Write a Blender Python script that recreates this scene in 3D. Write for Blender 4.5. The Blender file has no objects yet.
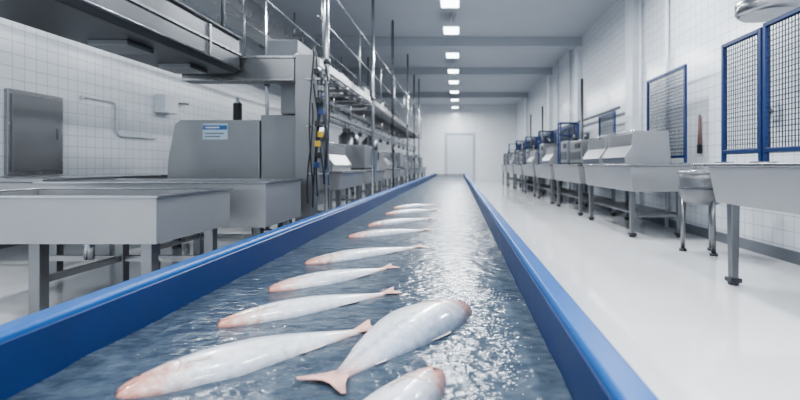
import bpy, bmesh, math, random
from mathutils import Vector, Matrix, noise
random.seed(4)
C = bpy.context.scene.collection
try:
    bpy.context.scene.view_settings.look = 'AgX - Medium High Contrast'
except Exception: pass
# ---------------------------------------------------------------- materials
def mat(name, col, rough=.5, metal=0., var=0., vscale=6, bump=0., bscale=40, coat=0., stretch=None, emis=None, est=0, spec=.5):
    m = bpy.data.materials.new(name); m.use_nodes = True
    nt = m.node_tree; b = nt.nodes['Principled BSDF']
    b.inputs['Base Color'].default_value = (*col, 1)
    b.inputs['Roughness'].default_value = rough
    b.inputs['Metallic'].default_value = metal
    b.inputs['Coat Weight'].default_value = coat
    b.inputs['Specular IOR Level'].default_value = spec
    if emis:
        b.inputs['Emission Color'].default_value = (*emis, 1); b.inputs['Emission Strength'].default_value = est
    tc = nt.nodes.new('ShaderNodeTexCoord'); mp = nt.nodes.new('ShaderNodeMapping')
    nt.links.new(tc.outputs['Object'], mp.inputs['Vector'])
    if stretch: mp.inputs['Scale'].default_value = stretch
    if var > 0:
        n = nt.nodes.new('ShaderNodeTexNoise'); n.inputs['Scale'].default_value = vscale; n.inputs['Detail'].default_value = 4
        nt.links.new(mp.outputs['Vector'], n.inputs['Vector'])
        r = nt.nodes.new('ShaderNodeValToRGB')
        r.color_ramp.elements[0].position = .3; r.color_ramp.elements[1].position = .7
        r.color_ramp.elements[0].color = (*[max(0, c*(1-var)) for c in col], 1)
        r.color_ramp.elements[1].color = (*[min(1, c*(1+var)) for c in col], 1)
        nt.links.new(n.outputs['Fac'], r.inputs['Fac']); nt.links.new(r.outputs['Color'], b.inputs['Base Color'])
        mr = nt.nodes.new('ShaderNodeMapRange'); mr.inputs[3].default_value = rough*.9; mr.inputs[4].default_value = min(1, rough*1.12)
        nt.links.new(n.outputs['Fac'], mr.inputs[0]); nt.links.new(mr.outputs[0], b.inputs['Roughness'])
    if bump > 0:
        n2 = nt.nodes.new('ShaderNodeTexNoise'); n2.inputs['Scale'].default_value = bscale
        nt.links.new(mp.outputs['Vector'], n2.inputs['Vector'])
        bp = nt.nodes.new('ShaderNodeBump'); bp.inputs['Strength'].default_value = bump; bp.inputs['Distance'].default_value = .01
        nt.links.new(n2.outputs['Fac'], bp.inputs['Height']); nt.links.new(bp.outputs['Normal'], b.inputs['Normal'])
    return m
STEEL = mat('brushed_steel', (.34, .342, .352), .27, .88, .05, 1.5)
STEELM = mat('mid_steel', (.22, .225, .235), .30, .82, .05, 1.5)
SATIN = mat('pale_satin_steel', (.33, .335, .345), .42, .6, .05, 1.5)
PANEL = mat('satin_steel', (.215, .22, .23), .38, .7, .05, 1.5)
STEELD = mat('dark_steel', (.085, .09, .098), .36, .75, .1, 2)
CHROME = mat('tube_steel', (.46, .47, .49), .22, .95, .05, 5)
BLACK = mat('black_rubber', (.014, .016, .019), .5, 0, .3, 10)
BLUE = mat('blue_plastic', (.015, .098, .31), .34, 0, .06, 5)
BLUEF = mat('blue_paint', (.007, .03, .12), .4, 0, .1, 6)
WHITE = mat('white_enamel', (.62, .65, .69), .35, 0, .05, 6)
GREYP = mat('grey_paint', (.17, .182, .20), .42, .2, .1, 2)
YEL = mat('yellow_plastic', (.5, .33, .03), .4, 0, .1)
RED = mat('brown_grey_plastic', (.20, .11, .10), .5, 0, .1)
FLOORM = mat('epoxy_floor', (.80, .80, .80), .09, 0, .04, 1.2, .02, 5, coat=.4)
CEILM = mat('ceiling_paint', (.42, .445, .48), .8, 0, .03, 1)
BEAMM = mat('beam_paint', (.39, .415, .45), .7, 0, .03, 2)
LIGHTM = mat('lamp_diffuser', (.9, .95, 1), .4, emis=(.88, .95, 1), est=6)
WIRE = mat('wire_mesh_steel', (.035, .045, .065), .5, .4, .1)
FINM = mat('fish_fin', (.62, .36, .31), .35, 0, .3, 25, .4, 60, coat=.3)
FINP = mat('fish_fin_pale', (.62, .54, .52), .35, 0, .2, 25, .4, 60, coat=.3)
EYE = mat('fish_eye', (.03, .02, .02), .15, 0, .1, coat=1)
MOUTH = mat('fish_mouth', (.40, .16, .13), .4, 0, .2, 30)
FOAM_GLINT = mat('foam_glint', (.88, .93, .97), .12, 0, .03, 20, coat=1)

def tilemat(name, plane, size=.15, col=(.70, .73, .76)):
    m = bpy.data.materials.new(name); m.use_nodes = True; nt = m.node_tree; b = nt.nodes['Principled BSDF']
    tc = nt.nodes.new('ShaderNodeTexCoord'); sp = nt.nodes.new('ShaderNodeSeparateXYZ'); cb = nt.nodes.new('ShaderNodeCombineXYZ')
    nt.links.new(tc.outputs['Object'], sp.inputs[0])
    nt.links.new(sp.outputs['Y' if plane == 'yz' else 'X'], cb.inputs[0]); nt.links.new(sp.outputs['Z'], cb.inputs[1])
    br = nt.nodes.new('ShaderNodeTexBrick'); br.offset = 0; br.squash = 1
    br.inputs['Scale'].default_value = 1; br.inputs['Brick Width'].default_value = size; br.inputs['Row Height'].default_value = size
    br.inputs['Mortar Size'].default_value = .0035; br.inputs['Mortar Smooth'].default_value = .2
    br.inputs['Color1'].default_value = (*col, 1); br.inputs['Color2'].default_value = (*[c*.95 for c in col], 1)
    br.inputs['Mortar'].default_value = (.36, .39, .43, 1)
    nt.links.new(cb.outputs[0], br.inputs['Vector']); nt.links.new(br.outputs['Color'], b.inputs['Base Color'])
    b.inputs['Roughness'].default_value = .22
    bp = nt.nodes.new('ShaderNodeBump'); bp.inputs['Strength'].default_value = .3; bp.inputs['Distance'].default_value = .003; bp.invert = True
    nt.links.new(br.outputs['Fac'], bp.inputs['Height']); nt.links.new(bp.outputs['Normal'], b.inputs['Normal'])
    return m
TILE_YZ = tilemat('wall_tiles_side', 'yz'); TILE_XZ = tilemat('wall_tiles_end', 'xz', col=(.73, .75, .77))

def watermat():
    m = bpy.data.materials.new('water'); m.use_nodes = True; nt = m.node_tree; b = nt.nodes['Principled BSDF']
    b.inputs['IOR'].default_value = 1.33
    tc = nt.nodes.new('ShaderNodeTexCoord')
    sp = nt.nodes.new('ShaderNodeSeparateXYZ'); nt.links.new(tc.outputs['Object'], sp.inputs[0])
    mr = nt.nodes.new('ShaderNodeMapRange'); mr.inputs[1].default_value = 1.9; mr.inputs[2].default_value = 3.4; mr.inputs[3].default_value = .10; mr.inputs[4].default_value = .32
    nt.links.new(sp.outputs['Y'], mr.inputs[0]); nt.links.new(mr.outputs[0], b.inputs['Roughness'])
    mp = nt.nodes.new('ShaderNodeMapping'); mp.inputs['Scale'].default_value = (.75, 1.15, 1)
    nt.links.new(tc.outputs['Object'], mp.inputs['Vector'])
    n = nt.nodes.new('ShaderNodeTexNoise'); n.inputs['Scale'].default_value = 22; n.inputs['Detail'].default_value = 7
    nt.links.new(mp.outputs['Vector'], n.inputs['Vector'])
    r = nt.nodes.new('ShaderNodeValToRGB'); r.color_ramp.elements[0].position = .36; r.color_ramp.elements[1].position = .72
    r.color_ramp.elements[0].color = (.038, .055, .078, 1); r.color_ramp.elements[1].color = (.085, .112, .142, 1)
    nt.links.new(n.outputs['Fac'], r.inputs['Fac']); nt.links.new(r.outputs['Color'], b.inputs['Base Color'])
    n1 = nt.nodes.new('ShaderNodeTexNoise'); n1.inputs['Scale'].default_value = 24; n1.inputs['Detail'].default_value = 4
    n2 = nt.nodes.new('ShaderNodeTexNoise'); n2.inputs['Scale'].default_value = 70; n2.inputs['Detail'].default_value = 2
    nt.links.new(mp.outputs['Vector'], n1.inputs['Vector']); nt.links.new(mp.outputs['Vector'], n2.inputs['Vector'])
    b1 = nt.nodes.new('ShaderNodeBump'); b1.inputs['Strength'].default_value = .7; b1.inputs['Distance'].default_value = .013
    b2 = nt.nodes.new('ShaderNodeBump'); b2.inputs['Strength'].default_value = .4; b2.inputs['Distance'].default_value = .003
    nt.links.new(n1.outputs['Fac'], b1.inputs['Height']); nt.links.new(n2.outputs['Fac'], b2.inputs['Height'])
    nt.links.new(b1.outputs['Normal'], b2.inputs['Normal']); nt.links.new(b2.outputs['Normal'], b.inputs['Normal'])
    return m
WATER = watermat()

def fishmat():
    m = bpy.data.materials.new('fish_skin'); m.use_nodes = True; nt = m.node_tree; b = nt.nodes['Principled BSDF']
    tc = nt.nodes.new('ShaderNodeTexCoord'); sp = nt.nodes.new('ShaderNodeSeparateXYZ')
    nt.links.new(tc.outputs['Generated'], sp.inputs[0])
    def noise_(sc, det=5):
        n = nt.nodes.new('ShaderNodeTexNoise'); n.inputs['Scale'].default_value = sc; n.inputs['Detail'].default_value = det
        nt.links.new(tc.outputs['Object'], n.inputs['Vector']); return n.outputs['Fac']
    def math_(op, a, bb):
        k = nt.nodes.new('ShaderNodeMath'); k.operation = op
        for i, v in enumerate((a, bb)):
            if isinstance(v, (int, float)): k.inputs[i].default_value = v
            else: nt.links.new(v, k.inputs[i])
        return k.outputs[0]
    def ramp(fac, stops):
        r = nt.nodes.new('ShaderNodeValToRGB'); e = r.color_ramp.elements
        e[0].position = stops[0][0]; e[0].color = (*stops[0][1], 1); e[1].position = stops[-1][0]; e[1].color = (*stops[-1][1], 1)
        for p, c in stops[1:-1]: q = e.new(p); q.color = (*c, 1)
        nt.links.new(fac, r.inputs['Fac']); return r.outputs['Color']
    def mul(a, c):
        mx = nt.nodes.new('ShaderNodeMix'); mx.data_type = 'RGBA'; mx.blend_type = 'MULTIPLY'; mx.inputs[0].default_value = 1
        nt.links.new(a, mx.inputs[6]); nt.links.new(c, mx.inputs[7]); return mx.outputs[2]
    nz = math_('MULTIPLY', math_('SUBTRACT', noise_(26, 9), .5), .42)
    xs = math_('ADD', sp.outputs['X'], nz)
    c1 = ramp(xs, ((0, (.46, .19, .14)), (.05, (.64, .31, .24)), (.09, (.52, .26, .21)), (.14, (.66, .42, .36)), (.19, (.66, .56, .53)), (.27, (.71, .71, .72)), (.8, (.68, .70, .73)), (.90, (.68, .57, .55)), (1, (.62, .38, .33))))
    ys = math_('ADD', sp.outputs['Y'], math_('MULTIPLY', nz, .25))
    c2 = ramp(ys, ((.05, (.78, .81, .86)), (.22, (1, 1, 1)), (.50, (1, 1, 1)), (.57, (.64, .70, .79)), (.64, (.90, .92, .96)), (.78, (.58, .64, .72)), (.95, (.26, .31, .38))))
    c3 = ramp(noise_(36, 8), ((.34, (.76, .79, .84)), (.56, (1, 1, 1))))
    nt.links.new(mul(mul(c1, c2), c3), b.inputs['Base Color'])
    b.inputs['Roughness'].default_value = .33; b.inputs['Coat Weight'].default_value = .5; b.inputs['Coat Roughness'].default_value = .12
    vo = nt.nodes.new('ShaderNodeTexVoronoi'); vo.inputs['Scale'].default_value = 120
    nt.links.new(tc.outputs['Object'], vo.inputs['Vector'])
    b0 = nt.nodes.new('ShaderNodeBump'); b0.inputs['Strength'].default_value = .3; b0.inputs['Distance'].default_value = .002
    nt.links.new(vo.outputs['Distance'], b0.inputs['Height'])
    bp = nt.nodes.new('ShaderNodeBump'); bp.inputs['Strength'].default_value = .5; bp.inputs['Distance'].default_value = .007
    nt.links.new(noise_(38, 6), bp.inputs['Height']); nt.links.new(b0.outputs['Normal'], bp.inputs['Normal'])
    nt.links.new(bp.outputs['Normal'], b.inputs['Normal'])
    return m
FISHM = fishmat()
# ---------------------------------------------------------------- builders
class B:
    def __init__(s): s.bm = bmesh.new(); s.sm = []
    def box(s, x0, x1, y0, y1, z0, z1):
        vs = [s.bm.verts.new((x, y, z)) for z in (z0, z1) for y in (y0, y1) for x in (x0, x1)]
        for f in ((0, 2, 3, 1), (4, 5, 7, 6), (0, 1, 5, 4), (2, 6, 7, 3), (0, 4, 6, 2), (1, 3, 7, 5)): s.bm.faces.new([vs[i] for i in f])
        return s
    def frus(s, a, za, b, zb):
        vs = [s.bm.verts.new((r[i], r[2+j], z)) for r, z in ((a, za), (b, zb)) for j in (0, 1) for i in (0, 1)]
        for f in ((0, 2, 3, 1), (4, 5, 7, 6), (0, 1, 5, 4), (2, 6, 7, 3), (0, 4, 6, 2), (1, 3, 7, 5)): s.bm.faces.new([vs[i] for i in f])
        return s
    def prism(s, poly, y0, y1, ax='y'):
        def P(a, c, t): return (a, t, c) if ax == 'y' else (t, a, c)
        A = [s.bm.verts.new(P(a, c, y0)) for a, c in poly]; D = [s.bm.verts.new(P(a, c, y1)) for a, c in poly]
        s.bm.faces.new(A); s.bm.faces.new(D[::-1]); n = len(poly)
        for i in range(n): s.bm.faces.new((A[i], A[(i+1) % n], D[(i+1) % n], D[i]))
        return s
    def tube(s, pts, r, seg=10):
        pts = [Vector(p) for p in pts]; rings = []
        if not isinstance(r, (list, tuple)): r = [r]*len(pts)
        up = None
        for i, p in enumerate(pts):
            d = (pts[min(i+1, len(pts)-1)]-pts[max(i-1, 0)]).normalized()
            if up is None:
                up = Vector((0, 0, 1)) if abs(d.z) < .9 else Vector((1, 0, 0))
            u = d.cross(up).normalized(); v = u.cross(d).normalized(); up = v
            rings.append([s.bm.verts.new(p+(u*math.cos(2*math.pi*k/seg)+v*math.sin(2*math.pi*k/seg))*r[i]) for k in range(seg)])
        for a, b in zip(rings, rings[1:]):
            for k in range(seg):
                f = s.bm.faces.new((a[k], a[(k+1) % seg], b[(k+1) % seg], b[k])); f.smooth = True
        s.bm.faces.new(rings[0]); s.bm.faces.new(rings[-1][::-1])
        return s
    def cyl(s, p0, p1, r, r2=None, seg=14): return s.tube([p0, p1], [r, r2 if r2 is not None else r], seg)
    def done(s, name, m, parent=None, bevel=0, loc=None, **kw):
        bmesh.ops.recalc_face_normals(s.bm, faces=s.bm.faces)
        me = bpy.data.meshes.new(name); s.bm.to_mesh(me); s.bm.free(); me.materials.append(m)
        o = bpy.data.objects.new(name, me); C.objects.link(o)
        if parent: o.parent = parent
        if loc: o.location = loc
        if bevel:
            md = o.modifiers.new('bevel', 'BEVEL'); md.width = bevel; md.segments = 2; md.limit_method = 'ANGLE'
        for k, v in kw.items(): o[k] = v
        return o
def T(name, loc, label, cat, group=None):
    o = bpy.data.objects.new(name, None); o.empty_display_size = .1; C.objects.link(o); o.location = loc
    o['label'] = label; o['category'] = cat
    if group: o['group'] = group
    return o
def clone(root, loc, label=None, rotz=None):
    def rec(o, par):
        c = o.copy(); C.objects.link(c)
        if par: c.parent = par
        for ch in list(o.children): rec(ch, c)
        return c
    r = rec(root, None); r.location = loc
    if label: r['label'] = label
    if rotz is not None: r.rotation_euler[2] = rotz
    return r
# ---------------------------------------------------------------- room
XR, XL, YB, YF, ZC = 3.25, -5.2, 25.2, -4.0, 4.3
B().box(XL-.2, XR+.2, YF-.2, YB+.2, -.15, 0).done('floor', FLOORM, kind='structure')
B().box(XL-.2, XR+.2, YF-.2, YB+.2, ZC, ZC+.15).done('ceiling', CEILM, kind='structure')
B().box(XR, XR+.2, YF, YB, 0, ZC).done('wall_right', TILE_YZ, kind='structure')
B().box(XL-.2, XL, YF, YB, 0, ZC).done('wall_left', TILE_YZ, kind='structure')
B().box(XL-.2, XR+.2, YB, YB+.2, 0, ZC).done('wall_back', TILE_XZ, kind='structure')
B().box(XL-.2, XR+.2, YF-.2, YF, 0, ZC).done('wall_front', TILE_XZ, kind='structure')
for i, y in enumerate((4.5, 11.9, 15.6, 20.9)):
    B().box(XL, XR, y-.12, y+.22, ZC-.24, ZC).done('trim_%d' % (i+1), BEAMM, kind='structure')
for i, y in enumerate((8.2, 11.9, 15.6, 20.9)):
    B().box(XR-.12, XR, y-.12, y+.22, 0, ZC-.24).done('trim_%d' % (i+10), WHITE, kind='structure')
B().box(XR-.02, XR, YF, YB, 0, .12).done('baseboard_right', GREYP, kind='structure')
B().box(XL, XL+.02, YF, YB, 0, .12).done('baseboard_left', GREYP, kind='structure')
B().box(-.70, -.60, YB-.08, YB, 0, 2.75).box(.82, .92, YB-.08, YB, 0, 2.75).box(-.60, .82, YB-.08, YB, 2.65, 2.75).done('trim_20', mat('frame_pale', (.38, .42, .47), .4), kind='structure')
dr = B().box(-.60, .82, YB-.04, YB, .02, 2.65).done('door_1', mat('door_pale', (.56, .60, .65), .4), kind='structure')
# ---------------------------------------------------------------- lights
g = 'ceiling light panels'
first = None
LY = (8.35, 10.1, 12.4, 14.5, 16.4, 18.6, 20.9, 23.6)
for y in LY:
    loc = (-.15, y, ZC)
    if first is None:
        L = T('ceiling_light', loc, 'bright rectangular light panel hanging just below the ceiling', 'light', g)
        B().box(-.18, .18, -.27, .27, -.33, -.29).cyl((0, -.2, -.29), (0, -.2, 0), .01, seg=8).cyl((0, .2, -.29), (0, .2, 0), .01, seg=8).done('housing', WHITE, L)
        B().box(-.165, .165, -.255, .255, -.345, -.33).done('diffuser', LIGHTM, L)
        first = L
    else: clone(first, loc)
for x in (-3.4, -.15, 2.0):  # extra panels out of view, added as fill light beyond the visible row
    for y in (-2.2, 1.2, 6.0):
        clone(first, (x, y, ZC))
def area(loc, sx, sy, e, rot=(0, 0, 0), col=(.93, .965, 1)):
    l = bpy.data.lights.new('area', 'AREA'); l.shape = 'RECTANGLE'; l.size = sx; l.size_y = sy; l.energy = e; l.color = col
    o = bpy.data.objects.new('panel_or_fill_lamp', l); C.objects.link(o); o.location = loc; o.rotation_euler = rot; return o
for x, e in ((-3.4, 118), (-.15, 78), (2.0, 90)):  # added fill lamps under the unseen extra panels
    for y in (-2.2, 1.2, 6.0): area((x, y, ZC-.36), .33, .51, e)
for y in LY: area((-.15, y, ZC-.36), .33, .51, 106)
w = bpy.data.worlds.new('world'); bpy.context.scene.world = w; w.use_nodes = True
w.node_tree.nodes['Background'].inputs[0].default_value = (.8, .9, 1, 1); w.node_tree.nodes['Background'].inputs[1].default_value = .6
# ---------------------------------------------------------------- trough
R0, R1 = -.8, 23.0
tr = T('fish_trough', (-.41, 0, 0), 'long blue-sided water flume carrying fish down the hall', 'trough')
def rail(sgn, xin):
    xi = xin; xo = xin+sgn*.075
    poly = [(xi, .22), (xi, .53), (xi+sgn*.008, .54), (xo-sgn*.008, .54), (xo, .53), (xo, .40), (xo-sgn*.045, .38), (xo-sgn*.045, .22)]
    return [(a+.41, c) for a, c in poly]
B().prism(rail(-1, -1.11), R0, R1).done('side_rail', BLUE, tr, .004)
B().prism(rail(1, .285), R0, R1).done('side_rail', BLUE, tr, .004)
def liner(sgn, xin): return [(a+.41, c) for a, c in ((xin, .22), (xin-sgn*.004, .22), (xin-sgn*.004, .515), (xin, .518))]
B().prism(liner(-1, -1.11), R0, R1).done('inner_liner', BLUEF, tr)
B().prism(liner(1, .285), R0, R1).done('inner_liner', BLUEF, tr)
B().box(-.72, .72, R0, R1, .16, .22).box(-.70, .695, R1-.03, R1, .22, .5).done('trough_bed', STEEL, tr)
for y in (0, 3, 6, 9, 12, 15, 18, 21):
    for x in (-.66, .62):
        lg = B().box(x-.03, x+.03, y-.03, y+.03, .02, .16).done('leg', STEEL, tr)
        B().cyl((x, y, 0), (x, y, .02), .05).done('foot', BLACK, lg)
# water
bm = bmesh.new(); ys = []; y = R0+.02; st = .016
while y < R1-.04:
    ys.append(y); y += st if y < 2.0 else st*(1+(y-2.0)*.5)
ys.append(R1-.035); NX = 84; rows = []
WZ = .38
def wz(x, y):
    a = noise.noise(Vector((x*4, y*6, 0)))*.005+noise.noise(Vector((x*11, y*14, 3)))*.0032+noise.noise(Vector((x*26, y*30, 7)))*.0012
    return WZ+a
for yy in ys:
    rows.append([bm.verts.new((-1.105+1.385*i/NX, yy, wz(-1.105+1.385*i/NX, yy))) for i in range(NX+1)])
for a, b in zip(rows, rows[1:]):
    for i in range(NX):
        f = bm.faces.new((a[i], a[i+1], b[i+1], b[i])); f.smooth = True
me = bpy.data.meshes.new('water'); bm.to_mesh(me); bm.free(); me.materials.append(WATER)
wo = bpy.data.objects.new('water', me); C.objects.link(wo)
wo['label'] = 'rippling dark blue-grey water flowing in the trough'; wo['category'] = 'water'; wo['kind'] = 'stuff'
b = B()  # splash droplets; their white also stands in for glints on the water
for i in range(750):
    t = random.random(); yy = 1.15+t*.95+random.gauss(0, .04); xx = .11+.04*math.sin(t*6)+random.gauss(0, .032)
    if random.random() < .4: yy = 1.94+random.gauss(0, .06); xx = random.gauss(.03, .09)
    xx = min(.27, xx); r = random.uniform(.0006, .0022)
    mtx = Matrix.Translation((xx, yy, wz(xx, yy)+.0008)) @ Matrix.Rotation(random.uniform(-.6, .6), 4, 'Z') @ Matrix.Diagonal((random.uniform(1.2, 3.6), 1.1, .45, 1))
    bmesh.ops.create_icosphere(b.bm, subdivisions=1, radius=r, matrix=mtx)
fo = b.done('droplets_and_glints', FOAM_GLINT); fo['label'] = 'white splash droplets, bubbles and painted glints on the water surface'; fo['category'] = 'splash'; fo['kind'] = 'stuff'
# ---------------------------------------------------------------- fish
WP = [(0, .12), (.010, .27), (.03, .42), (.07, .58), (.13, .74), (.20, .88), (.30, .98), (.38, 1.0), (.50, .93), (.63, .75), (.76, .50), (.86, .29), (.92, .20), (.95, .19)]
def prof(s):
    for (a, p), (c, q) in zip(WP, WP[1:]):
        if a <= s <= c:
            t = (s-a)/(c-a); return p+(q-p)*t
    return WP[-1][1]
def make_fish(head, tail, hw, th, bend, label, zc=.382, tl=.72, fk=1.0):
    hx, hy = head; tx, ty = tail; L = math.hypot(tx-hx, ty-hy); ang = math.atan2(ty-hy, tx-hx)
    cy = lambda s: bend*math.sin(math.pi*min(1, s*1.0))
    bm = bmesh.new(); N, M = 56, 28; rings = []
    for i in range(N+1):
        s = .95*(i/N)**1.15; w = prof(s)*hw; t = th*(prof(s)**.85)*(1 if s < .5 else 1-.5*(s-.5))
        ring = []
        for k in range(M):
            a = 2*math.pi*k/M; sa = math.sin(a)
            sg = .20-.035*sa*sa*1.2
            gr = 1-.08*math.exp(-((s-sg)/.008)**2)+.035*math.exp(-((s-sg+.028)/.014)**2)
            belly = 1+.12*math.exp(-((s-.36)/.14)**2) if sa < 0 else 1
            ring.append(bm.verts.new((s*L, cy(s)+sa*w*belly, math.cos(a)*t*gr)))
        rings.append(ring)
    for p, q in zip(rings, rings[1:]):
        for k in range(M):
            f = bm.faces.new((p[k], q[k], q[(k+1) % M], p[(k+1) % M])); f.smooth = True
    f = bm.faces.new(rings[0]); f.smooth = True; bm.faces.new(rings[-1][::-1])
    bmesh.ops.recalc_face_normals(bm, faces=bm.faces)
    me = bpy.data.meshes.new('fish'); bm.to_mesh(me); bm.free(); me.materials.append(FISHM)
    o = bpy.data.objects.new('fish', me); C.objects.link(o)
    o.location = (hx, hy, zc); o.rotation_euler = (0, 0, ang)
    o['label'] = label; o['category'] = 'fish'; o['group'] = 'fish in the trough'
    md = o.modifiers.new('s', 'SUBSURF'); md.levels = 1; md.render_levels = 1
    def fin(name, pts, t=.0012, z=0, m=FINM, sub=False):
        bb = B(); A = [bb.bm.verts.new((x, y, z+t+zz)) for x, y, zz in pts]; D = [bb.bm.verts.new((x, y, z-t+zz)) for x, y, zz in pts]
        bb.bm.faces.new(A); bb.bm.faces.new(D[::-1]); n = len(pts)
        for i in range(n): bb.bm.faces.new((A[i], A[(i+1) % n], D[(i+1) % n], D[i]))
        return bb.done(name, m, o)
    c = cy(.94); w = hw*.2; e1 = tl
    fin('tail_fin', [(L*.925, c+w, 0), (L*.955, c+w*1.5, .002), (L*.99, c+hw*.62*e1, .004), (L*1.035, c+hw*.98*e1, .004), (L*1.045, c+hw*.90*e1, .004), (L*1.028, c+hw*.5*e1, .004), (L*1.012, c+hw*.15, .004), (L*1.008, c-hw*.08, .004),
                     (L*1.016, c-hw*.35*e1, .003), (L*1.038, c-hw*.85*e1, 0), (L*1.03, c-hw*.98*e1, 0), (L*.985, c-hw*.62*e1, 0), (L*.955, c-w*1.5, 0), (L*.925, c-w, 0)], .0015, .006)
    def yb(s, k):
        if abs(k) > 1: k = (1+(abs(k)-1)*fk)*(1 if k > 0 else -1)
        return cy(s)+k*prof(s)*hw
    fin('dorsal_fin', [(L*.34, yb(.34, .9), 0), (L*.38, yb(.38, 1.12), 0), (L*.41, yb(.41, 1.16), 0), (L*.46, yb(.46, 1.10), 0), (L*.50, yb(.5, 1.0), 0), (L*.52, yb(.52, .85), 0)], .001, .004, FINP)
    fin('dorsal_fin', [(L*.72, yb(.72, .85), 0), (L*.76, yb(.76, 1.25), 0), (L*.80, yb(.80, 1.24), 0), (L*.82, yb(.82, .8), 0)], .001, .004, FINP)
    fin('anal_fin', [(L*.60, yb(.60, -.85), 0), (L*.64, yb(.64, -1.14), 0), (L*.74, yb(.74, -1.18), 0), (L*.78, yb(.78, -.8), 0)], .001, .002, FINP)
    zt = th*(prof(.24)**.85)
    fin('pectoral_fin', [(L*.215, yb(.22, -.35), zt*.90), (L*.225, yb(.22, -.24), zt*.95), (L*.28, yb(.29, -.36), zt*.965), (L*.29, yb(.30, -.42), zt*.95), (L*.27, yb(.28, -.50), zt*.90)], .0012, .002, FINP)
    def surf(s, fr, k=1): return (s*L, cy(s)+prof(s)*hw*fr, k*th*(prof(s)**.85)*math.cos(math.asin(max(-1, min(1, fr)))))
    e = B(); ex, ey, ez = surf(.07, .25)
    bmesh.ops.create_uvsphere(e.bm, u_segments=14, v_segments=10, radius=.0052, matrix=Matrix.Translation((ex, ey, ez)) @ Matrix.Diagonal((1, 1, .5, 1)))
    for f in e.bm.faces: f.smooth = True
    e.done('eye', EYE, o)
    B().tube([surf(.002+.055*q/6, -.42+.12*q/6) for q in range(7)], .0018, 6).done('mouth', MOUTH, o)
    B().tube([surf(.20-.042*((q/8-.5)*1.9)**2-.001, -.75+1.4*q/8, .96) for q in range(9)], [.0004]+[.0014]*7+[.0004], 6).done('gill_slit', MOUTH, o)
    return o
WF = 'slender white fish with pinkish head lying on its side'
make_fish((-.838, 1.10), (-.304, 1.557), .082, .054, .02, 'largest white fish of the row with blushed pink head')
make_fish((.020, 1.81), (-.335, 1.165), .126, .062, -.03, 'plump white fish with silvery stripe lying crossways near splashes', tl=.72, fk=.4)
make_fish((-.85, 1.587), (-.29, 2.0), .068, .044, .012, WF)
make_fish((-.857, 2.029), (-.37, 2.49), .072, .046, -.01, WF)
make_fish((-.877, 2.578), (-.25, 3.12), .074, .044, .015, WF)
make_fish((-.864, 3.54), (-.26, 3.93), .066, .042, .0, WF)
make_fish((-.839, 4.19), (-.275, 4.76), .068, .042, .012, WF)
make_fish((-.836, 5.16), (-.27, 5.70), .068, .042, -.01, WF)
make_fish((-.844, 5.86), (-.31, 6.40), .068, .042, .01, WF)
make_fish((-.055, 1.235), (-.34, .62), .080, .050, .01, 'pinkish fish with rosy head, body angled toward trough side')
# ---------------------------------------------------------------- right work tables
def worktable(loc, W, L, H, skirt, label, group, flip=False, taper=.06, inset=.16, lr=.034, aend=.02, shelf=False, fl=None, am=None):
    t = T('work_table', loc, label, 'table', group)
    sx = -1 if flip else 1
    def X(a, c): return (min(sx*a, sx*c), max(sx*a, sx*c))
    x0, x1 = X(0, W)
    B().box(x0, x1, 0, L, H-.03, H).done('worktop', STEEL, t, .006)
    B().prism([(sx*.015, H-.03), (sx*(W-.015), H-.03), (sx*(W-taper), H-skirt), (sx*taper, H-skirt)], .02, L-aend).done('apron', am or SATIN, t, .006)
    for lx in (.10 if fl is None else fl, W-.12):
        for ly in (inset, L-inset):
            lg = B().frus((sx*lx-lr*.8, sx*lx+lr*.8, ly-lr*.8, ly+lr*.8), .05, (sx*lx-lr, sx*lx+lr, ly-lr, ly+lr), H-skirt*.98).done('leg', STEELM, t, .004)
            B().box(sx*lx-.045, sx*lx+.045, ly-.045, ly+.045, .022, .055).cyl((sx*lx, ly, 0), (sx*lx, ly, .025), .04).done('foot', STEELD, lg, .003)
    a, c = X(W-.135, W-.105)
    B().box(a, c, inset, L-inset, .26, .30).done('crossbar', STEELM, t)
    B().box(min(sx*.15, sx*(W-.15)), max(sx*.15, sx*(W-.15)), inset-.02, inset+.02, .26, .30).done('crossbar', STEELM, t)
    if shelf: B().box(min(sx*.12, sx*(W-.14)), max(sx*.12, sx*(W-.14)), inset+.05, L-inset-.05, .30, .32).done('shelf', STEELM, t)
    return t
GR = 'work tables along the tiled wall'
rt = worktable((2.08, 2.15, 0), 1.0, 1.88, .965, .33, 'stainless steel work table with deep straight apron beside aisle', GR, taper=.08, inset=.45, lr=.034, aend=.26, fl=.11)
r2 = worktable((2.2, 5.78, 0), .84, 2.15, .965, .36, 'stainless steel bench with deep basin body and lower shelf', GR, taper=.05, shelf=True)
for y in (8.30, 10.82, 13.34, 15.86, 18.38, 20.9): clone(r2, (2.2, y, 0))
def bin_(loc, L, sx, label, group, zh=.44):
    t = T('hopper_bin', loc, label, 'bin', group)
    poly = [(0, .0), (sx*-.02, .10), (sx*.08, .24), (sx*.10, zh), (sx*.57, zh), (sx*.60, .0)]
    B().prism(poly, 0, .025).done('side_panel', SATIN, t, .004)
    B().prism(poly, L-.025, L).done('side_panel', SATIN, t, .004)
    B().prism([(sx*.57, .0), (sx*.54, zh-.01), (sx*.56, zh-.01), (sx*.595, 0)], .026, L-.026).done('back_panel', STEELM, t)
    B().prism([(sx*-.015, .09), (sx*.0, .0), (sx*.02, .0), (sx*.01, .09), (sx*.105, .24), (sx*.12, zh-.04), (sx*.10, zh-.03), (sx*.085, .245)], .026, L-.026).done('front_panel', STEELM, t)
    B().box(min(sx*.025, sx*.565), max(sx*.025, sx*.565), .026, L-.026, 0, .02).done('tray', STEELD, t)
    B().cyl((sx*.11, -.01, zh), (sx*.11, L+.01, zh), .014).done('rim', CHROME, t)
    return t
bl = 'open-topped stainless steel hopper bin with curved front'
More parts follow.
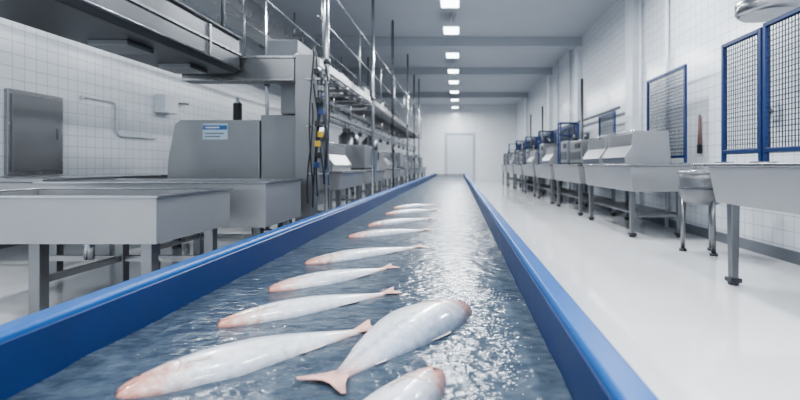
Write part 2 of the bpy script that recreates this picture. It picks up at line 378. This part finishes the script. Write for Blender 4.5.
gb = 'hopper bins on tables'
def boxm(loc, w, l, h, label, group, hm=GREYP):
    t = T('bench_machine', loc, label, 'machine', group)
    B().box(0, w, 0, l, .03, h).done('housing', hm, t, .012)
    B().box(-.012, 0, .06, l-.06, .10, h*.55).done('front_hatch', STEELD, t, .004)
    B().box(-.015, 0, .08, l*.5, h*.68, h*.88).done('control_panel', BLACK, t, .004)
    B().box(.02, w-.02, .02, l-.02, 0, .03).done('plinth', BLACK, t)
    B().cyl((w*.5, l*.5, h), (w*.5, l*.5, h+.14), .05).done('chimney', STEELD, t)
    return t
b1 = bin_((2.22, 5.95, .965), .95, 1, bl, gb)
for y in (7.03, 10.9, 13.5, 18.5): clone(b1, (2.22, y, .965))
m1 = boxm((2.28, 9.40, .965), .5, .6, .50, 'grey bench machine with dark front hatch on table', 'bench machines')
for y in (14.55, 19.58): clone(m1, (2.28, y, .965))
m4 = boxm((2.3, 8.40, .965), .45, .85, .46, 'upright steel bench machine with dark front hatch', 'bench machines', PANEL)
for y in (16.0, 21.0): clone(m4, (2.3, y, .965))
m3 = boxm((2.28, 12.0, .965), .5, .6, .56, 'tall steel bench machine on steel table', 'bench machines', PANEL)
for y in (17.05, 22.1): clone(m3, (2.28, y, .965))
fr = T('blue_rack', (2.30, 10.15, .965), 'slim blue post rack standing on steel table', 'rack', 'blue racks')
B().box(0, .03, 0, .03, 0, .95).box(.37, .40, 0, .03, 0, .95).box(0, .03, .22, .25, 0, .95).box(.37, .40, .22, .25, 0, .95).done('posts', BLUEF, fr)
for z in (.35, .65, .93): B().box(-.01, .41, -.01, .26, z, z+.02).done('rack_shelf', BLUEF, fr)
B().box(.05, .32, .03, .22, .37, .55).done('tray_box', STEELD, fr)
for y in (12.68, 15.21, 17.73, 20.24): clone(fr, (2.30, y, .965))
# mesh screens
def screen(loc, L, H, label, wr=.0024, sp=.035):
    t = T('mesh_screen', loc, label, 'screen', 'blue framed mesh screens'); r = .017
    B().box(-r, r, 0, 2*r, .012, H).box(-r, r, L-2*r, L, .012, H).box(-r, r, 2*r, L-2*r, H-2*r, H).box(-r, r, 2*r, L-2*r, .08, .08+2*r).done('frame', BLUEF, t, .004)
    b = B(); n = int(L/sp)
    for i in range(1, n): b.box(-wr, wr, L*i/n-wr, L*i/n+wr, .1, H-.03)
    m = int(H/(sp*1.25))
    for i in range(2, m): b.box(-wr, wr, .03, L-.03, H*i/m-wr, H*i/m+wr)
    b.done('wire_mesh', WIRE, t)
    B().box(-.07, .07, 0, .045, 0, .012).done('base_plate', STEEL, t)
    B().box(-.07, .07, L-.045, L, 0, .012).done('base_plate', STEEL, t)
    return t
sl = 'navy framed screen with dark wire mesh standing on table'
screen((2.33, 3.44, .965), .52, 1.04, sl, .0026, .03)
screen((2.33, 2.86, .965), .56, 1.06, sl, .0026, .03)
s3 = screen((2.97, 5.86, .965), 1.2, 1.30, sl, .0036, .04)
s4 = screen((2.95, 8.45, .965), .96, 1.0, sl, .0042, .05)
for y in (11.0, 12.0, 13.5, 14.48, 16.0, 17.0, 18.5, 19.5, 21.0, 22.0): clone(s4, (2.95, y, .965))
# drum stand
t = T('drum_stand', (2.66, 4.90, 0), 'rounded grey steel drum on tubular legs between tables', 'drum')
b = B(); b.tube([(0, 0, .52), (0, 0, .54), (0, 0, .62), (0, 0, .80), (0, 0, .86), (0, 0, .88)], [.12, .18, .225, .235, .225, .20], 32).done('drum_body', PANEL, t)
B().tube([(0, 0, .86), (0, 0, .885), (0, 0, .90)], [.242, .242, .21], 32).done('rim', STEEL, t)
B().tube([(0, 0, .69), (0, 0, .71)], [.236, .236], 32).done('hoop', STEELD, t)
for a in (.6, 2.7, 4.8):
    lg = B().cyl((.19*math.cos(a), .19*math.sin(a), .03), (.18*math.cos(a), .18*math.sin(a), .62), .024).done('leg', STEELM, t)
    B().cyl((.19*math.cos(a), .19*math.sin(a), 0), (.19*math.cos(a), .19*math.sin(a), .03), .04).done('foot', STEELD, lg)
t = T('round_hood', (2.42, 3.52, 2.12), 'round stainless steel extraction hood hanging from ceiling', 'hood')
B().tube([(0, 0, 0), (0, 0, .03), (0, 0, .10), (0, 0, .16), (0, 0, .17)], [.19, .22, .22, .12, .05], 32).done('hood_shell', STEEL, t)
B().cyl((0, 0, .17), (0, 0, ZC-2.12), .03).done('duct', CHROME, t)
def pipe(pts, r, label, m=CHROME, nm='wall_pipe', group='wall pipes'):
    o0 = Vector(pts[0]); b = B()
    b.tube([Vector(p)-o0 for p in pts], r, 10)
    o = b.done(nm, m); o.location = o0; o['label'] = label; o['category'] = 'pipe'; o['group'] = group; return o
for y in (6.9, 7.9, 12.9, 14.5): pipe([(XR-.045, y, 0), (XR-.045, y, ZC)], .03, 'vertical pale pipe on the tiled wall', WHITE)
for y in (10.7, 15.72, 18.25): pipe([(2.95, y, 0), (2.95, y, 3.0)], .03, 'dark vertical steel standpipe beside tables', STEELD)
pipe([(XR-.17, 8.6, 2.05), (XR-.17, 24, 2.05)], .03, 'horizontal grey pipe along the tiled wall', GREYP)
t = T('wall_brush', (XR-.03, 6.0, 1.1), 'greyish-red handled brush hanging on the tiled wall', 'brush')
B().box(-.02, .02, -.03, .03, 0, .12).done('bristles', BLACK, t)
B().tube([(0, 0, .12), (0, 0, .3), (0, 0, .52)], [.028, .02, .016], 12).done('handle', RED, t)
for y in (4.6, 9.4):
    t = T('wall_socket', (XR, y, 1.5), 'small white electrical socket box on tiled wall', 'socket', 'wall sockets')
    B().box(-.06, 0, -.06, .06, -.09, .09).done('housing', WHITE, t, .006); B().cyl((-.061, 0, 0), (-.075, 0, 0), .035).done('cover', GREYP, t)
# ---------------------------------------------------------------- left basins
def basin(loc, W, D, z0, z1, label, pan=.20):
    t = T('steel_basin', loc, label, 'basin', 'steel basins')
    h = .02; b = B()
    b.box(-W, 0, 0, .012, z0, z1-.012).box(-W, 0, D-.012, D, z0, z1-.012).box(-W, -W+.012, .012, D-.012, z0, z1-.012).box(-.012, 0, .012, D-.012, z0, z1-.012).box(-W+.012, -.012, .012, D-.012, z0, z0+.012)
    b.done('basin_body', SATIN, t)
    B().box(-W+.012, -.012, .012, D-.012, z1-pan-.01, z1-pan).cyl((-W*.5, D*.5, z1-pan), (-W*.5, D*.5, z1-pan+.004), .06).done('pan', STEELM, t)
    b = B(); b.box(-W-h, h, -h, .014, z1-.014, z1).box(-W-h, h, D-.014, D+h, z1-.014, z1).box(-W-h, -W+.014, .014, D-.014, z1-.014, z1).box(-.014, h, .014, D-.014, z1-.014, z1)
    b.done('rim', CHROME, t, .004)
    for lx in (-W*.52, -.10, -W+.08):
        for ly in (.09, D-.09):
            lg = B().box(lx-.034, lx+.034, ly-.034, ly+.034, .03, z0).done('leg', STEELM, t, .004)
            B().cyl((lx, ly, 0), (lx, ly, .03), .05).done('foot', BLACK, lg)
    for q in ((-W+.08, -.1, D-.11, D-.07), (-.12, -.08, .13, D-.11), (-W*.52-.02, -W*.52+.02, .13, D-.11)):
        B().box(*q, .22, .26).done('crossbar', STEEL, t)
    B().cyl((-W*.5, D*.5, z0), (-W*.5, D*.5, z0-.18), .03).done('drain_pipe', CHROME, t)
    return t
basin((-1.79, 2.67, 0), 1.5, .86, .48, .77, 'wide open stainless steel basin on square legs beside trough')
basin((-1.60, 3.74, 0), 1.9, .84, .43, .81, 'deep open stainless steel basin beside hose column')
worktable((-3.6, 3.9, 0), 1.2, 2.4, .83, .2, 'plain stainless steel counter near the tiled wall', 'counters', True)
# machine body
t = T('processing_machine', (-2.75, 5.1, 0), 'wide grey steel processing machine housing with small label', 'machine')
B().prism([(-.56, .50), (.50, .50), (.50, 1.46), (-.40, 1.46), (-.46, 1.42), (-.54, 1.0)], 0, .9).done('housing', PANEL, t, .01)
B().box(.51, 1.03, .01, .5, .50, 1.52).done('side_cabinet', PANEL, t, .01)
B().box(.72, 1.03, .05, .45, 1.53, 2.04).done('riser', PANEL, t, .01)
for lx in (-.48, .43, .93):
    for ly in (.07, .8) if lx < .8 else (.08, .4): B().box(lx-.035, lx+.035, ly-.035, ly+.035, 0, .50).done('leg', STEELD, t)
lb = B().box(-.14, .14, -.004, 0, 1.24, 1.42).done('name_plate', mat('label_pale', (.45, .56, .66), .4), t)
lb['label'] = 'pale label plate with a blue band'
B().box(-.135, .135, -.007, -.004, 1.35, 1.40).done('print', mat('label_blue', (.03, .12, .32), .4), lb)
B().box(-.11, .05, -.009, -.007, 1.367, 1.383).done('print', WHITE, lb)
B().box(-.12, .10, -.007, -.004, 1.30, 1.315).done('print', GREYP, lb)
B().box(-.12, .06, -.007, -.004, 1.265, 1.28).done('print', GREYP, lb)
t = T('canister', (-2.62, 5.35, 1.462), 'black canister with steel cap standing on machine', 'canister')
B().cyl((0, 0, 0), (0, 0, .22), .05, seg=20).done('canister_body', BLACK, t, .005); B().tube([(0, 0, .22), (0, 0, .25), (0, 0, .29)], [.045, .02, .018], 16).done('cap', CHROME, t)
# overhead chute
t = T('overhead_chute', (-2.6, 1.2, 1.90), 'grey steel overhead conveyor hood above the basins', 'conveyor')
b = B(); L = 3.50
b.prism([(.32, .36), (.32, .04), (.28, 0), (-.34, 0), (-.55, .12), (-.55, .36)], 0, L)
b.done('hood_body', mat('hood_steel', (.13, .135, .145), .34, .78, .06, 2), t, .008)
B().cyl((.33, 0, .37), (.33, L, .37), .020).done('edge_tube', CHROME, t)
B().cyl((.33, 0, .05), (.33, L, .05), .012).done('edge_tube', CHROME, t)
B().box(.32, .335, 0, L, .19, .21).done('trim_strip', STEEL, t)
for y in (1.3, 2.9): B().box(.32, .34, y, y+.03, .07, .34).done('bracket', STEEL, t)
for y in (1.0, 2.2, 3.0): B().box(-.2, .1, y, y+.3, -.04, 0).done('underside_hatch', STEELM, t, .004)
for x in (-.45, .25):
    for y in (.6, 3.3): B().cyl((x, y, .36), (x, y, ZC-1.90), .022).done('hanger_rod', CHROME, t)
B().cyl((.1, 2.6, .36), (.1, 2.6, .62), .13, seg=20).box(-.15, .05, 2.0, 2.4, .36, .58).done('drive_motor', GREYP, t)
# crossbeam + column
t = T('machine_gantry', (-1.62, 4.85, 0), 'heavy steel box column with cross beam holding the hood', 'gantry')
B().box(-.11, .075, -.08, .10, .02, 2.12).done('column', PANEL, t, .006)
B().box(-1.3, -.11, -.10, .10, 1.84, 2.10).done('cross_beam', STEELM, t, .006)
B().box(-1.3, -.11, -.12, -.10, 1.84, 1.86).box(-1.3, -.11, -.12, -.10, 2.08, 2.10).done('beam_flange', STEEL, t)
B().box(-.14, .12, -.12, .12, 0, .02).done('base_plate', STEELD, t)
# hoses
t = T('hose_bundle', (-1.50, 4.715, 0), 'black hoses with blue and yellow connectors on column', 'hoses')
def sag(x, y, z0, z1, amp, ph): return [(x+amp*math.sin(ph+4.5*(i/14)), y+amp*.6*math.cos(ph+5*(i/14)), z1+(z0-z1)*i/14) for i in range(15)]
for i, (x, z0, z1, m) in enumerate(((0, .5, 2.15, BLACK), (.04, .62, 1.95, BLACK), (-.03, .7, 2.2, BLACK), (.07, .75, 1.7, BLUEF), (.10, .9, 1.9, BLACK), (.02, 1.0, 1.8, BLACK), (.13, .8, 2.0, BLACK), (-.04, .55, 1.6, BLACK))):
    B().tube(sag(x, .02-.008*i, z0, z1, .03, i), .008, 8).done('hose', m, t)
for z in (.85, 1.35, 1.85): B().box(-.10, .14, .02, .055, z, z+.02).done('clamp', STEEL, t)
for z, m, x in ((1.62, BLACK, .05), (1.50, BLUEF, .08), (1.38, BLACK, .04), (1.27, YEL, .07), (1.17, YEL, .04), (1.05, BLACK, .06), (1.92, BLACK, .03), (.95, BLUEF, .03), (1.75, GREYP, .07)):
    B().box(x-.025, x+.025, -.06, -.01, z-.03, z+.03).done('connector', m, t, .006)
pl = 'tall round steel support pole rising to the ceiling'
t0 = T('support_pole', (-1.50, 5.15, 0), pl, 'pole', 'support poles')
B().cyl((0, 0, .01), (0, 0, ZC), .026).done('tube', CHROME, t0); B().cyl((0, 0, 0), (0, 0, .012), .07).done('flange', STEELD, t0)
B().cyl((0, 0, 2.1), (0, 0, 2.16), .04).done('collar', STEELD, t0)
for x, y in ((-1.52, 8.05), (-1.52, 13.6), (-1.52, 17.5), (-2.80, 6.6), (-2.80, 14.0)): clone(t0, (x, y, 0))
cd = T('cable_conduit', (-1.50, 10.4, 0), 'thin dark vertical cable conduit with junction boxes', 'conduit', 'cable conduits')
B().cyl((0, 0, 0), (0, 0, ZC), .014, seg=8).cyl((-.04, .05, 1.3), (-.04, .05, ZC), .008, seg=8).done('tube', BLACK, cd)
B().box(-.05, .05, -.05, .05, 1.42, 1.60).done('junction_box', GREYP, cd, .005); B().box(-.035, .035, -.06, -.05, 1.1, 1.2).box(-.03, .03, -.05, .03, 1.1, 1.2).done('switch_box', STEELD, cd)
clone(cd, (-1.50, 15.5, 0))
# walkway
t = T('overhead_walkway', (-1.68, 5.4, 2.14), 'overhead steel walkway frame with guard rails along the line', 'walkway')
L = 15.5
B().box(-.02, .02, 0, L, 0, .10).done('side_beam', STEELM, t); B().box(-1.0, -.96, 0, L, 0, .10).done('side_beam', STEELM, t)
b = B()
for i in range(31): b.box(-.96, -.02, i*.5, i*.5+.05, .01, .06)
b.done('deck_bars', STEELM, t)['kind'] = 'stuff'
for x in (0, -.98):
    for i in range(8): B().cyl((x, .2+i*2.1, .08), (x, .2+i*2.1, 1.1), .014, seg=8).done('post', STEEL, t)
for x, z, r in ((0, 1.1, .014), (-.98, 1.1, .014), (0, .60, .010), (-.98, .60, .010)): B().cyl((x, 0, z), (x, L, z), r).done('guard_rail', STEEL, t)
for x, z, r in ((-.25, .16, .035), (-.35, .15, .025)): B().cyl((x, 0, z-.04), (x, L, z-.04), r).done('service_pipe', (STEEL if r > .03 else STEELD), t)
for i in range(7):
    h = random.uniform(.28, .52); y = .5+i*2.1
    mm = T('drive_unit', (-2.3, 5.4+y, 2.20), 'grey steel drive unit standing on the walkway', 'motor', 'drive units')
    B().box(-.2, .2, 0, .6, 0, h).done('housing', (GREYP, PANEL)[i % 2], mm, .01); B().cyl((.0, .62, h*.5), (.0, .95, h*.5), min(.16, h*.4)).done('motor_barrel', STEELD, mm)
# overhead track
t = T('overhead_track', (-1.98, 6.0, 1.70), 'slim overhead conveyor track with hanging hooks', 'conveyor')
B().box(-.03, .03, 0, 14, 0, .06).done('track', STEELM, t); B().box(-.30, -.26, 0, 14, 0, .06).done('track', STEELM, t)
for i in range(12):
    y = .3+i*1.2; B().box(-.30, .03, y, y+.04, .06, .09).cyl((-.1, y+.02, .09), (-.1, y+.02, .44), .012, seg=8).done('hanger', STEEL, t)
    B().cyl((0, y+.4, 0), (0, y+.4, -.10), .007, seg=6).box(-.04, .04, y+.37, y+.43, -.18, -.10).done('hook', STEELD, t)
# left tables
lt = worktable((-1.62, 6.3, 0), .95, 1.6, .86, .26, 'stainless steel table on the far side of the trough', 'work tables beside the poles', True)
for y in (8.5, 11.2, 13.8, 15.8, 17.8, 19.8, 21.8): clone(lt, (-1.62, y, 0))
lb1 = bin_((-1.80, 6.45, .86), 1.1, -1, bl, 'hopper bins beside the poles', .42)
for y in (11.4, 16.0, 20.0): clone(lb1, (-1.80, y, .86))
m2 = boxm((-2.35, 8.7, .86), .55, .9, .48, 'satin steel bench machine with dark front hatch', 'bench machines', PANEL)
for y in (14.0, 18.0, 22.0): clone(m2, (-2.35, y, .86))
lw = worktable((-3.4, 7.2, 0), 1.0, 2.2, .9, .3, 'steel table against the tiled wall side', 'counters', True)
for y in (10, 13, 16, 19): clone(lw, (-3.4, y, 0))
tk = T('processing_tank', (-3.05, 9.55, 0), 'tall grey cylindrical steel tank on legs', 'tank', 'processing tanks')
B().tube([(0, 0, .5), (0, 0, .7), (0, 0, 1.75), (0, 0, 1.9)], [.08, .28, .28, .12], 28).done('tank_body', STEELM, tk)
B().cyl((0, 0, 1.9), (0, 0, 2.9), .04).done('riser_pipe', CHROME, tk)
for a in (0.5, 2.6, 4.7): B().cyl((.22*math.cos(a), .22*math.sin(a), 0), (.22*math.cos(a), .22*math.sin(a), .8), .022).done('leg', CHROME, tk)
for y in (12.55, 15.55): clone(tk, (-3.05, y, 0))
cb = T('control_box', (-1.85, 9.76, .86), 'grey metal control box standing on steel table', 'control box', 'control boxes')
B().box(-.12, .12, -.1, .1, 0, .40).done('housing', GREYP, cb, .01); B().box(.12, .13, -.07, .07, .2, .36).done('screen', BLACK, cb)
for y in (12.67, 17.27): clone(cb, (-1.85, y, .86))
t = T('wall_cabinet', (XL, 5.15, .85), 'grey metal cabinet door panel on the tiled wall', 'cabinet')
B().box(0, .05, 0, .72, -.02, .98).done('frame', STEEL, t, .005)
dd = B().box(.05, .065, .04, .68, .03, .93).done('door', PANEL, t, .003); B().box(.065, .10, .60, .63, .42, .56).done('handle', CHROME, dd)
b = B().tube([(0, 0, 0), (0, 0, .05), (0, .55, .05), (0, .62, 0), (0, .62, -.38), (0, .70, -.45), (0, 1.5, -.45)], .018)
o = b.done('wall_pipe', WHITE, loc=(XL+.03, 6.2, 1.85)); o['label'] = 'bent white pipe run on the tiled wall'; o['category'] = 'pipe'; o['group'] = 'wall pipes'
t = T('wall_dispenser', (XL, 7.7, 1.85), 'white wall mounted dispenser with short arm', 'dispenser')
B().box(0, .2, 0, .35, 0, .32).done('housing', WHITE, t, .01); B().cyl((.1, .35, .2), (.1, .8, .25), .02).done('arm', CHROME, t)
t = T('ceiling_duct', (-3.6, 4.9, 3.3), 'grey rectangular ventilation duct under the ceiling', 'duct')
B().box(-.25, .25, 0, 17, 0, .35).done('duct_body', STEEL, t, .01)
for y in (1, 5, 9, 13): B().cyl((0, y, .35), (0, y, 1.0), .015).done('hanger_rod', CHROME, t)
# ---------------------------------------------------------------- camera
cam = bpy.data.cameras.new('camera'); co = bpy.data.objects.new('camera', cam); C.objects.link(co)
cam.sensor_width = 36; cam.lens = 36*450/800; cam.shift_x = -58/800; cam.shift_y = -35/800
co.location = (0, 0, .95); co.rotation_euler = (math.pi/2, 0, 0)
cam.clip_start = .02
cam.dof.use_dof = True; cam.dof.focus_distance = 2.2; cam.dof.aperture_fstop = 2.0
bpy.context.scene.camera = co
